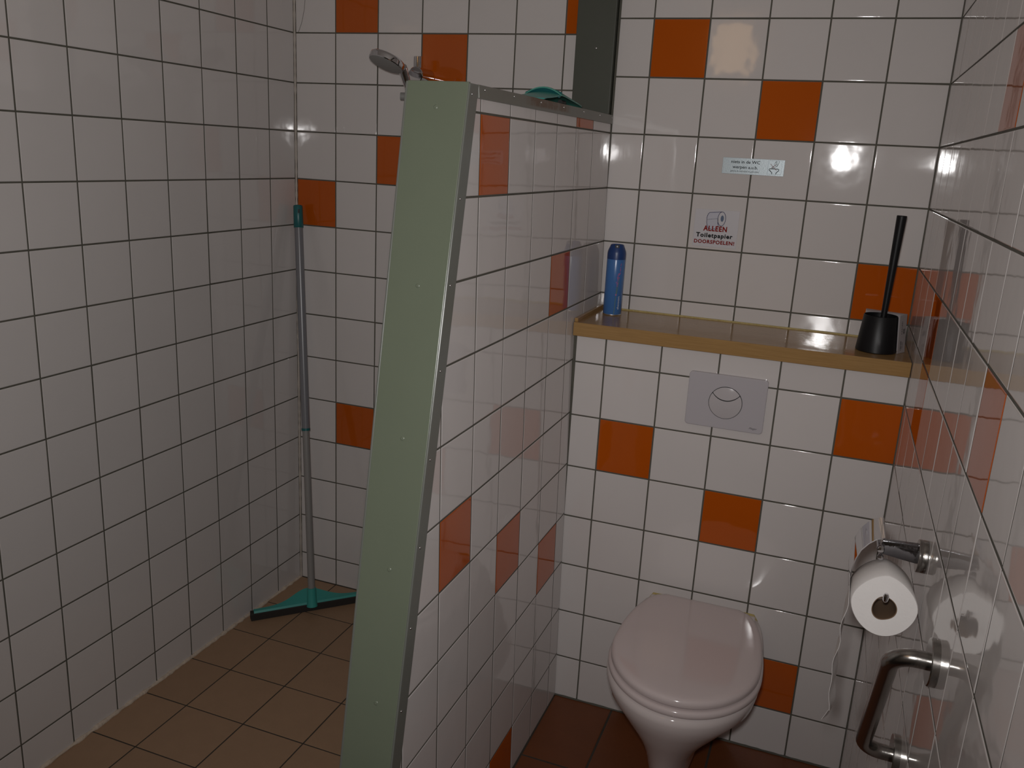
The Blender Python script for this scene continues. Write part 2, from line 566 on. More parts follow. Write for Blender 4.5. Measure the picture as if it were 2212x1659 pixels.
def slab_on_end(name, x0f, x1f, out0, out1, z0, z1, material, parent):
    """board lying on the slanted end: spans x0f(z)..x1f(z), from out0 to out1 in front of the slant"""
    v = []
    for z in (z0, z1):
        for yy, xx in ((ye(z) - out1, x0f(z)), (ye(z) - out1, x1f(z)), (ye(z) - out0, x1f(z)), (ye(z) - out0, x0f(z))):
            v.append((xx, yy, z))
    bm = bmesh.new()
    vv = [bm.verts.new(p) for p in v]
    for f in [(0, 3, 2, 1), (4, 5, 6, 7), (0, 1, 5, 4), (1, 2, 6, 5), (2, 3, 7, 6), (3, 0, 4, 7)]:
        bm.faces.new([vv[i] for i in f])
    bmesh.ops.bevel(bm, geom=bm.edges[:], offset=0.0015, segments=2, profile=0.5, affect='EDGES')
    return from_bm(name, bm, material, parent, True, 16)


xrr = lambda z: xr(ye(z), z)
eb = slab_on_end('end_board', lambda z: xl(z) - 0.001, lambda z: xrr(z) + 0.001, 0.0, 0.009, 0.0, 1.688, M['green'], wall_partition)
eb['label'] = 'grey green painted slanting end board'
# thin lip along the left edge
slab_on_end('edge_lip', lambda z: xl(z) - 0.004, lambda z: xl(z) + 0.0005, -0.02, 0.010, 0.0, 1.687, M['green_flange'], wall_partition)
# side flange of the edging on the tiled face
fv = []
for z in (0.0, 1.686):
    for off, d in ((-0.0092, 0.0), (-0.0092, 0.0042), (0.030, 0.0042), (0.030, 0.0)):
        y = ye(z) + off
        fv.append((xr(y, z) + d, y, z))
bm = bmesh.new(); vv = [bm.verts.new(p) for p in fv]
for f in [(0, 3, 2, 1), (4, 5, 6, 7), (0, 1, 5, 4), (1, 2, 6, 5), (2, 3, 7, 6), (3, 0, 4, 7)]:
    bm.faces.new([vv[i] for i in f])
bmesh.ops.bevel(bm, geom=bm.edges[:], offset=0.0018, segments=2, profile=0.5, affect='EDGES')
from_bm('edge_flange', bm, M['green_flange'], wall_partition, True, 16)
# metal strip along the top of the tiled face and the top plate
sv = []
for y in (-0.980, YU - 0.004):
    for z, d in ((1.6625, 0.0), (1.6625, 0.005), (1.6865, 0.0035), (1.6865, -0.004)):
        sv.append((xr(y, z) + d, y, z))
bm = bmesh.new(); vv = [bm.verts.new(p) for p in sv]
for f in [(0, 3, 2, 1), (4, 5, 6, 7), (0, 1, 5, 4), (1, 2, 6, 5), (2, 3, 7, 6), (3, 0, 4, 7)]:
    bm.faces.new([vv[i] for i in f])
bmesh.ops.bevel(bm, geom=bm.edges[:], offset=0.0012, segments=2, profile=0.5, affect='EDGES')
st = from_bm('top_strip', bm, M['strip'], wall_partition, True, 16)
st['label'] = 'grey metal strip with a worn brown patch'
tp = []
for z in (P_TOP, P_TOP + 0.0022):
    tp += [(xl(z), ye(z) - 0.008, z), (xr(-1, z) - 0.002, ye(z) - 0.008, z), (xr(0, z) - 0.002, -0.05, z), (xl(z), -0.05, z)]
from_py('top_plate', tp, [(0, 3, 2, 1), (4, 5, 6, 7), (0, 1, 5, 4), (1, 2, 6, 5), (2, 3, 7, 6), (3, 0, 4, 7)], M['green_flange'], wall_partition)


def screw(p, n, r, material, parent):
    return lathe('screw', [(r, 0), (r, 0.0006), (r * 0.75, 0.0014), (r * 0.3, 0.0017), (0, 0.0010)], p, n, material, parent, segs=12)


nE = V3((0, -1, 0.2405)).normalized()
for z in (1.6429, 1.3327, 1.0645, 0.8323, 0.5936, 0.34, 0.1):
    x = 1.0003 + (1.0359 - 1.0003) * (1.6429 - z) / (1.6429 - 0.5936)
    screw((x, ye(z) - 0.0088, z), nE, 0.0042, M['green'], wall_partition)
for z in (1.6678, 1.4872, 1.337, 1.1877, 1.0316, 0.8756, 0.7319, 0.583, 0.42, 0.27, 0.12):
    y = ye(z) + 0.0045
    screw((xr(y, z) + 0.004, y, z), frP.n, 0.0026, M['tin'], wall_partition)
for y in (-0.9517, -0.8028, -0.6409, -0.4809, -0.3174, -0.1674, -0.0452):
    screw((xr(y, 1.679) + 0.0040, y, 1.679), frP.n, 0.0027, M['tin'], wall_partition)

# green filler board standing on the partition in the corner
bmv = []
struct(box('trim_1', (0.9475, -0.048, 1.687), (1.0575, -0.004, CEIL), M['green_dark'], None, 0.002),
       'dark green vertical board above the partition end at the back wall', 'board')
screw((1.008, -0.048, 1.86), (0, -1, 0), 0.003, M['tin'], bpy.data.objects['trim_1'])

# silicone beads
def bead(name, path, r, material, jag, label):
    pts = []
    for i in range(len(path) - 1):
        a, b = V3(path[i]), V3(path[i + 1])
        n = max(2, int((b - a).length / 0.015))
        for k in range(n):
            pts.append(a.lerp(b, k / n))
    pts.append(V3(path[-1]))
    rad = [r * (1 + random.uniform(-jag, jag)) for _ in pts]
    o = tube(name, pts, rad, material, None, segs=8)
    return struct(o, label, 'sealant')


bead('trim_2', [(0.0012, -0.0012, 0.0), (0.0012, -0.0012, CEIL)], 0.0042, M['silicone_white'], 0.25, 'white silicone bead in the shower corner')
bead('trim_3', [(0.002, -0.01, 0.0022), (0.002, Y_END + 0.02, 0.0022)], 0.0058, M['silicone'], 0.5, 'ragged cream silicone bead along the shower floor')
bead('trim_4', [(1.092, YW - 0.002, 0.0015), (XR - 0.004, YW - 0.002, 0.0015)], 0.003, M['grout'], 0.3, 'grey joint along the floor below the toilet')

# ------------------------------------------------------------------ floor, ceiling, wall behind the viewer
floor = struct(box('floor', (-0.05, Y_END, -0.08), (XR + 0.05, 0.05, -0.0009), M['grout_floor']), 'tiled floor, beige in the shower and brown by the toilet', 'floor')
frF = Frame((0, 0, 0), (1, 0, 0), (0, 1, 0))
xs = [0.001] + [0.150 + 0.1955 * k for k in range(0, 5)]
ys = [-0.001, -0.0155] + [-0.209 - 0.1935 * k for k in range(0, 9)]
xs.append(1.0)
for i in range(len(xs) - 1):
    for j in range(1, len(ys) - 1):
        cut = []
        if ys[j + 1] > -1.45 and xs[i + 1] > 0.97:
            cut = [(1, 0, 0.998)]
        put_tile(floor, frF, xs[i], xs[i + 1], ys[j + 1], (0.0 if j == 1 else ys[j]), key='floor_beige', gap=0.0042, cuts=cut, tilt=0.0008, inset=0.0015)
xs = [1.094, 1.272, 1.567, 1.862, XR]
ys = [YW, -0.5825, -0.8775, -1.1725, -1.4675, -1.7625]
for i in range(len(xs) - 1):
    for j in range(len(ys) - 1):
        put_tile(floor, frF, xs[i], xs[i + 1], ys[j + 1], ys[j], key='floor_brown', gap=0.006, tilt=0.0008, inset=0.002)

struct(box('ceiling', (-0.08, Y_END, CEIL), (XR + 0.08, 0.08, CEIL + 0.06), M['plaster']), 'white plaster ceiling', 'ceiling')
struct(box('wall_front', (-0.08, Y_END - 0.08, 0), (XR + 0.08, Y_END, CEIL), M['plaster_warm']), 'cream wall behind the viewer', 'wall')

lamp = empty('wall_lamp', (1.02, Y_END, 2.05), 'warm square wall lamp, seen only as a glow reflected in the tiles', 'lamp')
box('back_plate', (0.90, Y_END, 2.04), (1.14, Y_END + 0.012, 2.34), M['plaster'], lamp, 0.003)
box('shade', (0.92, Y_END + 0.012, 2.06), (1.12, Y_END + 0.07, 2.32), M['lamp_glass'], lamp, 0.012, 3)
adopt(lamp)

# ------------------------------------------------------------------ shelf
SH = 1.1445
shelf = empty('shelf', (1.49, -0.16, SH - 0.036), 'honey brown wooden shelf board over the cistern wall', 'shelf')
box('board', (1.0745, -0.306, SH - 0.0365), (XR - 0.001, YU - 0.001, SH), M['shelf'], shelf, 0.002)
e = box('end_strip', (1.0735, -0.296, SH - 0.001), (1.0835, YU - 0.002, SH + 0.010), M['shelf'], shelf, 0.002)
box('back_sealant', (1.08, YU - 0.005, SH - 0.001), (XR - 0.002, YU - 0.0005, SH + 0.0035), M['silicone_yellow'], shelf, 0.001)
adopt(shelf)


# ------------------------------------------------------------------ text and line helpers (flat print on real surfaces)
def text_mesh(name, body, width, height, origin, U, Vv, material, parent, bold=0.0, shear=0.0, space=1.0):
    """text fitted to width x cap height, lower-left corner at origin, in the plane spanned by U,Vv"""
    cu = bpy.data.curves.new(name, 'FONT')
    cu.body = body
    cu.offset = bold
    cu.shear = shear
    cu.space_character = space
    cu.resolution_u = 3
    tmp = bpy.data.objects.new('tmp_text', cu)
    COL.objects.link(tmp)
    dg = bpy.context.evaluated_depsgraph_get()
    me = bpy.data.meshes.new_from_object(tmp.evaluated_get(dg))
    bpy.data.objects.remove(tmp); bpy.data.curves.remove(cu)
    x0 = min(v.co.x for v in me.vertices); x1 = max(v.co.x for v in me.vertices)
    U, Vv, origin = V3(U), V3(Vv), V3(origin)
    caps = 0.70
    for v in me.vertices:
        a = (v.co.x - x0) / (x1 - x0) * width
        b = v.co.y / caps * height
        v.co = origin + U * a + Vv * b
    me.name = name
    return link(name, me, material, parent)


def ribbon(name, lines, w, map2, material, parent):
    """flat lines: list of polylines in 2-D, mapped by map2(x,y)->Vector"""
    verts, faces = [], []
    for pl in lines:
        pl = [V3((p[0], p[1], 0)) for p in pl]
        base = len(verts)
        for i, p in enumerate(pl):
            d = (pl[min(i + 1, len(pl) - 1)] - pl[max(i - 1, 0)]).normalized()
            nn = V3((-d.y, d.x, 0)) * w / 2
            verts.append(map2(*(p + nn)[:2])); verts.append(map2(*(p - nn)[:2]))
        for i in range(len(pl) - 1):
            faces.append((base + 2 * i, base + 2 * i + 1, base + 2 * i + 3, base + 2 * i + 2))
    return from_py(name, verts, faces, material, parent)


def arc(cx, cy, rx, ry, a0, a1, n=18):
    return [(cx + rx * math.cos(math.radians(a0 + (a1 - a0) * k / n)), cy + ry * math.sin(math.radians(a0 + (a1 - a0) * k / n))) for k in range(n + 1)]


def fill(name, poly, map2, material, parent):
    return from_py(name, [map2(*p) for p in poly], [tuple(range(len(poly)))], material, parent)


EX, EZ = (1, 0, 0), (0, 0, 1)

# ------------------------------------------------------------------ silver label "niets in de WC"
x0, x1, z0, z1 = 1.3812, 1.5425, 1.5472, 1.5893
lab = empty('door_label', (1.462, YU, z0), 'silver label with do not throw anything in the WC text', 'label')
lab.name = 'wall_label'
lab['label'] = 'silver aluminium label reading niets in de WC, with crossed-out pictogram'
box('label_plate', (x0, YU - 0.0018, z0), (x1, YU - 0.0003, z1), M['label_silver'], lab, 0.0004, 1)
yl = YU - 0.0020
W_ = x1 - x0
text_mesh('lettering', 'niets in de WC', 0.0755, 0.0078, (x0 + 0.0225, yl, z0 + 0.0285), EX, EZ, M['print_black'], lab, 0.012)
text_mesh('lettering', 'werpen a.u.b.', 0.0660, 0.0078, (x0 + 0.0275, yl, z0 + 0.0150), EX, EZ, M['print_black'], lab, 0.012)
text_mesh('lettering', 'gelieve de vuilnisbak te gebruiken', 0.0750, 0.0036, (x0 + 0.0225, yl, z0 + 0.0062), EX, EZ, M['print_dark'], lab, 0.006)
px, pz = x0 + 0.1185, z0 + 0.0035
mp = lambda a, b, d=0.0: V3((px + a * 0.001, yl - d, pz + b * 0.001))
ribbon('pictogram_frame', [[(1, 1), (36, 1), (36, 36), (1, 36), (1, 1)]], 0.45, mp, M['print_grey'], lab)
ribbon('pictogram_bowl', [[(12, 1.5), (12.5, 5), (8, 9), (4.5, 12), (5, 14.5), (8, 15), (27, 15), (29.5, 13.5), (28.5, 10), (24, 6), (22.5, 1.5)]], 1.7, mp, M['print_black'], lab)
ribbon('pictogram_hand', [[(22, 36), (18, 31), (16.5, 26), (18, 23.5), (21, 25), (24, 29), (26, 26), (24.5, 22), (21, 20)],
                          [(28, 36), (28, 32), (26, 27), (23, 23), (15, 17), (11, 15.5), (10.5, 18), (14, 21), (19, 24.5)],
                          [(19, 30), (21.5, 33), (24, 33.5)], [(20, 27.5), (22, 30.5), (24, 31)]], 0.75, mp, M['print_dark'], lab)
ribbon('pictogram_cross', [[(6.5, 28), (11, 23), (23.5, 11)], [(11, 17), (21, 27)]], 0.9, lambda a, b: mp(a, b, 0.0002), M['print_red'], lab)
adopt(lab)

# ------------------------------------------------------------------ sticker "ALLEEN Toiletpapier DOORSPOELEN!"
stk = empty('warning_sticker', (1.383, YU, 1.345), 'pale sticker reading ALLEEN Toiletpapier DOORSPOELEN with drawn paper roll', 'sticker')
box('sticker_film', (1.3225, YU - 0.0010, 1.3475), (1.4420, YU - 0.0003, 1.4490), M['sticker_film'], stk, 0.0003, 1)
ys_ = YU - 0.0014
m2 = lambda a, b, d=0.0: V3((a, ys_ - d, b))
fill('drawn_sheet', [(1.3575, 1.432), (1.362, 1.4395), (1.389, 1.4445), (1.385, 1.437), (1.3855, 1.415), (1.391, 1.400), (1.377, 1.394), (1.366, 1.3965), (1.359, 1.403)], m2, M['sticker_tear'], stk)
lw = 0.0013
ribbon('drawn_roll', [arc(1.3955, 1.4255, 0.0105, 0.0190, 0, 360, 30), arc(1.366, 1.4255, 0.0105, 0.0165, 110, 190, 10),
                      [(1.3625, 1.4408), (1.3955, 1.4447)], [(1.3557, 1.4226), (1.3562, 1.413), (1.3585, 1.403), (1.364, 1.3945)],
                      [(1.3852, 1.4265), (1.3862, 1.413), (1.3895, 1.402)],
                      [(1.362, 1.395), (1.367, 1.3975), (1.372, 1.3935), (1.377, 1.3975), (1.383, 1.396)]], lw,
       lambda a, b: m2(a, b, 0.0002), M['print_navy'], stk)
fill('drawn_core', arc(1.3968, 1.4265, 0.0043, 0.0086, 0, 342, 18), lambda a, b: m2(a, b, 0.0002), M['print_grey'], stk)
ribbon('drawn_perforation', [[(1.3575 + 0.0046 * k, 1.4215 + 0.0007 * k), (1.3605 + 0.0046 * k, 1.4219 + 0.0007 * k)] for k in range(6)], 0.0009,
       lambda a, b: m2(a, b, 0.0003), M['print_dark'], stk)
text_mesh('lettering', 'ALLEEN', 0.0645, 0.0135, m2(1.3485, 1.3912, 0.0004), EX, EZ, M['print_red'], stk, 0.036, 0.0, 1.13)
text_mesh('lettering', 'Toiletpapier', 0.0995, 0.0115, m2(1.3305, 1.3735, 0.0004), EX, EZ, M['print_black'], stk, 0.034, 0.0, 1.16)
text_mesh('lettering', 'DOORSPOELEN!', 0.1100, 0.0095, m2(1.3265, 1.3565, 0.0004), EX, EZ, M['print_red'], stk, 0.036, 0.0, 1.13)
adopt(stk)

# ------------------------------------------------------------------ flush plate
fp = empty('flush_plate', (1.4915, YW, 0.911), 'pearl white toilet flush plate with round two-part button', 'flush plate')
yp = YW - 0.0105


def rrect(x0, x1, z0, z1, r, n=6):
    out = []
    for cx, cz, a in ((x1 - r, z1 - r, 0), (x0 + r, z1 - r, 90), (x0 + r, z0 + r, 180), (x1 - r, z0 + r, 270)):
        for k in range(n + 1):
            t = math.radians(a + 90 * k / n)
            out.append((cx + r * math.cos(t), cz + r * math.sin(t)))
    return out


rings = []
for d, ins in ((0.0, 0.0), (0.0085, 0.0), (0.0098, 0.0006), (0.0105, 0.002)):
    rings.append([V3((x, YW - d, z)) for x, z in rrect(1.3925 + ins, 1.5900 - ins, 0.9110 + ins, 1.0530 - ins, 0.009)])
loft('plate', rings, M['plate'], fp, sharp=18)
bc, br = (1.4905, 0.9810), 0.0425
lathe('button_gap', [(br, 0), (br, 0.0006)], (bc[0], yp, bc[1]), (0, -1, 0), M['dark_gap'], fp, segs=64)


def dome_patch(name, lo, hi, x0, x1, parent):
    """regular grid between two curves lo(x)..hi(x), bulging like a shallow dome"""
    verts, faces = [], []
    nx, ny = 36, 16
    for i in range(nx + 1):
        x = x0 + (x1 - x0) * 0.5 * (1 - math.cos(math.pi * i / nx))
        a, b = lo(x), hi(x)
        for j in range(ny + 1):
            z = a + (b - a) * j / ny
            verts.append((bc[0] + x * br, yp - (0.0055 * (1 - (x * x + z * z)) + 0.0012), bc[1] + z * br))
    for i in range(nx):
        for j in range(ny):
            a = i * (ny + 1) + j
            faces.append((a, a + ny + 1, a + ny + 2, a + 1))
    return from_py(name, verts, faces, M['plate_dome'], parent, True)


hx, hz, dip = 0.80, 0.55, 0.16
q = 0.968
rad_ = (hx * hx + (hz - dip) ** 2) / (2 * (hz - dip)); cz_ = dip + rad_
circ = lambda x: math.sqrt(max(0.0, q * q - x * x))
split = lambda x: cz_ - math.sqrt(max(0.0, rad_ * rad_ - x * x))
hs = 0.775
dome_patch('small_flush_button', lambda x: min(split(x) + 0.03, circ(x)), circ, -hs, hs, fp)
dome_patch('large_flush_button', lambda x: -circ(x), lambda x: min(split(x) - 0.03, circ(x)) if abs(x) < 0.83 else circ(x), -q, q, fp)
text_mesh('lettering', 'Plieger', 0.0205, 0.0050, (1.5560, yp - 0.0002, 0.9215), EX, EZ, M['print_dark'], fp, -0.004, 0.5)
adopt(fp)

# ------------------------------------------------------------------ toilet
TC = 1.4985
toilet = empty('toilet', (TC, YW, 0.0), 'white wall-hung toilet with closed lid below the flush plate', 'toilet')


def egg(hw, yb, yf, bw, ym, z, cx=TC, n=20, pw=2.0):
    """closed outline: flat back of half width bw at yb, widest hw at ym, rounded front at yf"""
    pts = []
    nb = 8
    for k in range(n):                                   # right side, back -> widest
        t = k / n
        y = yb + (ym - yb) * t
        s = math.sqrt(max(0, 1 - (1 - t) ** 2))
        pts.append((cx + bw + (hw - bw) * s, y, z))
    for k in range(2 * n + 1):                           # front half
        a = math.pi * k / (2 * n)
        c, s = math.cos(a), math.sin(a)
        e_ = 2.0 / pw
        pts.append((cx + hw * math.copysign(abs(c) ** e_, c), ym + (yf - ym) * abs(s) ** e_, z))
    for k in range(n - 1, -1, -1):
        t = k / n
        y = yb + (ym - yb) * t
        s = math.sqrt(max(0, 1 - (1 - t) ** 2))
        pts.append((cx - bw - (hw - bw) * s, y, z))
    for k in range(1, nb):
        pts.append((cx - bw + 2 * bw * k / nb, yb, z))
    return [V3(p) for p in pts]


def off_egg(d, z, hw, yb, yf, bw, ym):
    return egg(hw - d, yb - d, yf + d, bw - d * 0.6, ym, z)


G = dict(hw=0.1765, yb=-0.334, yf=-0.806, bw=0.100, ym=-0.600)
lidr = [off_egg(d, z, **G) for d, z in ((0.010, 0.4165), (0.003, 0.4172), (0.0, 0.4205), (0.0, 0.4285), (0.0015, 0.4330), (0.005, 0.4362), (0.011, 0.4382),
                                         (0.022, 0.4393), (0.05, 0.4400), (0.09, 0.4404), (0.135, 0.4406))]
loft('lid', lidr, M['seat_plastic'], toilet, sharp=60)
Gs = dict(hw=0.1815, yb=-0.338, yf=-0.813, bw=0.104, ym=-0.600)
seat = [off_egg(d, z, **Gs) for d, z in ((0.010, 0.3955), (0.003, 0.3962), (0.0, 0.400), (0.0, 0.4085), (0.003, 0.4125), (0.010, 0.4135))]
loft('seat', seat, M['seat_plastic'], toilet, sharp=60)
bowl = []
for z, hw, yf, bw, ym in ((0.392, 0.172, -0.800, 0.1425, -0.585), (0.3875, 0.181, -0.812, 0.1425, -0.585), (0.370, 0.1815, -0.812, 0.1425, -0.585),
                          (0.345, 0.176, -0.804, 0.1425, -0.580), (0.315, 0.156, -0.786, 0.138, -0.570), (0.285, 0.136, -0.768, 0.128, -0.555),
                          (0.255, 0.115, -0.748, 0.112, -0.540), (0.225, 0.096, -0.728, 0.096, -0.530), (0.195, 0.081, -0.710, 0.083, -0.52),
                          (0.165, 0.070, -0.694, 0.073, -0.51), (0.130, 0.062, -0.678, 0.065, -0.50), (0.095, 0.057, -0.664, 0.059, -0.49),
                          (0.072, 0.052, -0.652, 0.054, -0.485), (0.060, 0.046, -0.635, 0.048, -0.48)):
    bowl.append(egg(hw, YW - 0.0005, yf, bw, ym, z, cx=TC - 0.004 - 0.011 * min(1, max(0, (0.34 - z) / 0.2))))
loft('bowl', bowl, M['ceramic'], toilet, sharp=70)
box('wall_flange', (TC - 0.1465, YW - 0.030, 0.36), (TC + 0.1385, YW - 0.0005, 0.4025), M['ceramic'], toilet, 0.006, 3)
for s in (-1, 1):
    lathe('hinge', [(0.009, 0), (0.0095, 0.001), (0.0095, 0.016), (0.0085, 0.018), (0, 0.018)], (TC + s * 0.075, -0.322, 0.392), (0, 0, 1), M['seat_plastic'], toilet, segs=20)
box('hinge_bar', (TC - 0.09, -0.340, 0.396), (TC + 0.09, -0.322, 0.414), M['seat_plastic'], toilet, 0.004)
seal = [(TC - 0.149, YW - 0.001, 0.345), (TC - 0.149, YW - 0.001, 0.388), (TC - 0.140, YW - 0.001, 0.4030), (TC - 0.05, YW - 0.001, 0.4055),
        (TC + 0.05, YW - 0.001, 0.4055), (TC + 0.132, YW - 0.001, 0.4030), (TC + 0.142, YW - 0.001, 0.388), (TC + 0.142, YW - 0.001, 0.345)]
tube('sealant', seal, [0.0022, 0.0026, 0.003, 0.0018, 0.0024, 0.0032, 0.0028, 0.0022], M['silicone_yellow'], toilet, segs=8)
adopt(toilet)

# ------------------------------------------------------------------ toilet paper holder, roll
HY, HZ = -1.058, 0.981
hold = empty('paper_holder', (XR, HY, HZ - 0.03), 'chrome toilet paper holder with raised lid on the right wall', 'paper holder')
lathe('wall_flange', [(0.0265, 0.0), (0.0265, 0.0062), (0.0262, 0.0068), (0.0262, 0.0074), (0.0265, 0.0080), (0.0265, 0.0125), (0.0255, 0.0135), (0.0, 0.0135)],
      (XR - 0.0005, HY, HZ), (-1, 0, 0), M['steel'], hold, segs=48)
av = []
for x, h, t in ((XR - 0.012, 0.0160, 0.006), (XR - 0.035, 0.0142, 0.0058), (XR - 0.056, 0.0122, 0.0055), (XR - 0.0665, 0.0112, 0.005)):
    av.append([V3((x, HY + a * t, HZ + 0.0035 + b * h - (XR - 0.012 - x) * -0.03)) for a, b in ((-1, -0.8), (-0.8, -1), (0.8, -1), (1, -0.8), (1, 0.8), (0.8, 1), (-0.8, 1), (-1, 0.8))])
loft('arm', av, M['chrome_dark'], hold, sharp=30)
hx_ = XR - 0.0695
tube('hinge_pin', [(hx_, HY - 0.012, HZ + 0.006), (hx_, HY + 0.045, HZ + 0.006)], 0.0052, M['chrome'], hold)
lathe('hinge_knob', [(0, -0.001), (0.0045, 0.0003), (0.0062, 0.003), (0.0062, 0.007), (0.005, 0.010)], (hx_, HY - 0.0205, HZ + 0.0062), (0, 1, 0), M['chrome'], hold, segs=24)
lathe('hinge_knob', [(0, -0.001), (0.0038, 0.0003), (0.0050, 0.003), (0.0050, 0.007), (0.004, 0.010)], (hx_ + 0.002, HY - 0.0185, HZ - 0.0085), (0, 1, 0), M['chrome'], hold, segs=24)
# roll axis
RX, RZ = 1.8478, 0.9265
# wire: from the arm down behind the roll, through its core to an upturned tip
tl = math.tan(math.radians(7))
bz = lambda y: RZ + 0.0118 - (y + 1.15) * tl          # the bar follows the tilted core
tube('roll_bar', [(hx_, HY + 0.020, HZ + 0.004), (hx_ + 0.004, HY + 0.032, HZ - 0.012), (RX - 0.001, HY + 0.034, bz(HY + 0.02) + 0.008), (RX - 0.001, HY + 0.024, bz(HY + 0.024)),
                  (RX - 0.001, HY, bz(HY)), (RX - 0.001, -1.153, bz(-1.153)), (RX - 0.001, -1.159, bz(-1.159) + 0.0005), (RX - 0.001, -1.1620, bz(-1.162) + 0.0035),
                  (RX - 0.001, -1.1630, RZ + 0.024), (RX - 0.001, -1.1632, RZ + 0.0275)], [0.0033] * 5 + [0.0035, 0.0038, 0.0042, 0.0044, 0.0026], M['chrome'], hold)
# lid: curved chrome sheet hanging from the hinge over the left of the roll
lv = []
prof = [(hx_ + 0.004, HZ + 0.0245), (hx_ - 0.008, HZ + 0.020), (hx_ - 0.019, HZ + 0.010), (hx_ - 0.029, HZ - 0.004), (hx_ - 0.0345, HZ - 0.020), (hx_ - 0.0375, HZ - 0.037), (hx_ - 0.0385, HZ - 0.055), (hx_ - 0.0380, HZ - 0.070)]
for (x, z) in prof:
    lv.append([V3((x, HY - 0.012, z)), V3((x, HY + 0.080, z)), V3((x + 0.0016, HY + 0.080, z - 0.0006)), V3((x + 0.0016, HY - 0.012, z - 0.0006))])
loft('lid', lv, M['chrome'], hold, sharp=40)
adopt(hold)

roll = empty('toilet_roll', (RX, -1.10, RZ - 0.05), 'white toilet paper roll hanging on the chrome holder', 'toilet roll')


def roll_outline(r, y, n=56, k=1.0):
    out = []
    for i in range(n):
        a = 2 * math.pi * i / n
        # slightly squashed roll: soft corners at the left and right
        b = abs(math.cos(a))
        rr = r * (1 + k * (0.045 * b ** 10 - 0.020 * abs(math.sin(a)) ** 2 - 0.055 * abs(math.sin(2 * a)) * max(0, math.sin(a)) - 0.012 * abs(math.sin(2 * a))))
        out.append(V3((RX + rr * math.cos(a), y, RZ - 0.0 + rr * math.sin(a) * 1.09)))
    return out


Rr, Rc = 0.0462, 0.0172
TILT = Matrix.Translation((RX, -1.150, RZ)) @ Matrix.Rotation(math.radians(-7), 4, 'X') @ Matrix.Translation((-RX, 1.150, -RZ))


def core_outline(r, y, n=56):
    out = []
    for i in range(n):
        a = 2 * math.pi * i / n
        rr = r * (1 + 0.06 * math.cos(2 * a - 0.6) + 0.04 * math.cos(3 * a + 0.5))
        out.append(V3((RX + rr * math.cos(a) + 0.0005, y, RZ - 0.0040 + rr * math.sin(a) * 1.15)))
    return out


y0, y1 = -1.150, -1.060
rings = [core_outline(Rc, y1), roll_outline(Rr - 0.001, y1), roll_outline(Rr, y1 - 0.0015), roll_outline(Rr, y0 + 0.0015), roll_outline(Rr - 0.001, y0),
         core_outline(Rc, y0)]
loft('paper', rings, M['paper'], roll, False, False, sharp=50).data.transform(TILT)
rings = [core_outline(Rc, y1), core_outline(Rc, y0 + 0.0006), core_outline(Rc - 0.0012, y0 + 0.0006), core_outline(Rc - 0.0012, y1), core_outline(Rc, y1)]
loft('core', rings, M['cardboard'], roll, False, False, sharp=50).data.transform(TILT)
# loose end hanging down on the left, slightly wavy, far side of the roll
hv, N_ = [], 22
sheet = []
for i in range(N_ + 1):
    t = i / N_
    z = RZ + 0.004 - t * 0.268
    wob = 0.0045 * math.sin(t * 9.0 + 0.6) * t + 0.002 * math.sin(t * 23)
    row = []
    for j in range(6):
        s = j / 5
        y = y1 - 0.004 - s * (0.090 - 0.050 * t)
        x = RX - Rr - 0.0040 + wob + 0.0055 * t - s * (0.003 + 0.0085 * t) + s * 0.0012 * math.sin(t * 14 + 2 * s)
        if t > 0.9: z_ = z + 0.012 * s
        else: z_ = z
        row.append(V3((x, y, z_)))
    sheet.append(row)
verts = [p for r in sheet for p in r] + [p + V3((0.0007, 0, 0)) for r in sheet for p in r]
nn = len(verts) // 2; faces = []
for i in range(N_):
    for j in range(5):
        a = i * 6 + j
        faces.append((a, a + 1, a + 7, a + 6)); faces.append((nn + a, nn + a + 6, nn + a + 7, nn + a + 1))
for i in range(N_):
    for j in (0, 5):
        a = i * 6 + j
        faces.append((a, a + 6, nn + a + 6, nn + a))
for j in range(5):
    for i in (0, N_):
        a = i * 6 + j
        faces.append((a, a + 1, nn + a + 1, nn + a))
from_py('loose_end', verts, faces, M['paper'], roll, True, 40)
adopt(roll)

# ------------------------------------------------------------------ slanting grab bar
GU, GL = V3((XR, -1.3165, 0.9405)), V3((XR, -1.1585, 0.6805))
bar = empty('grab_bar', (XR, (GU.y + GL.y) / 2, GL.z - 0.033), 'brushed steel grab bar slanting down the right wall beneath the paper holder', 'grab bar')
for c in (GU, GL):
    lathe('wall_flange', [(0.0325, 0.0), (0.0325, 0.0095), (0.0312, 0.0110), (0.0, 0.0110)], c + V3((0.0003, 0, 0)), (-1, 0, 0), M['steel'], bar, segs=56)
so, er = 0.0545, 0.030
d = (GL - GU).normalized()
path = [GU + V3((-0.005, 0, 0)), GU + V3((-(so - er), 0, 0))]
for k in range(1, 9):
    a = math.pi / 2 * k / 8
    path.append(GU + V3((-(so - er) - er * math.sin(a), 0, 0)) + d * (er * (1 - math.cos(a))))
for k in range(0, 9):
    a = math.pi / 2 * k / 8
    path.append(GL - d * (er * (1 - math.sin(a))) + V3((-(so - er) - er * math.cos(a), 0, 0)))
path.append(GL + V3((-0.005, 0, 0)))
tube('bar', path, 0.0122, M['steel'], bar, segs=28)
adopt(bar)

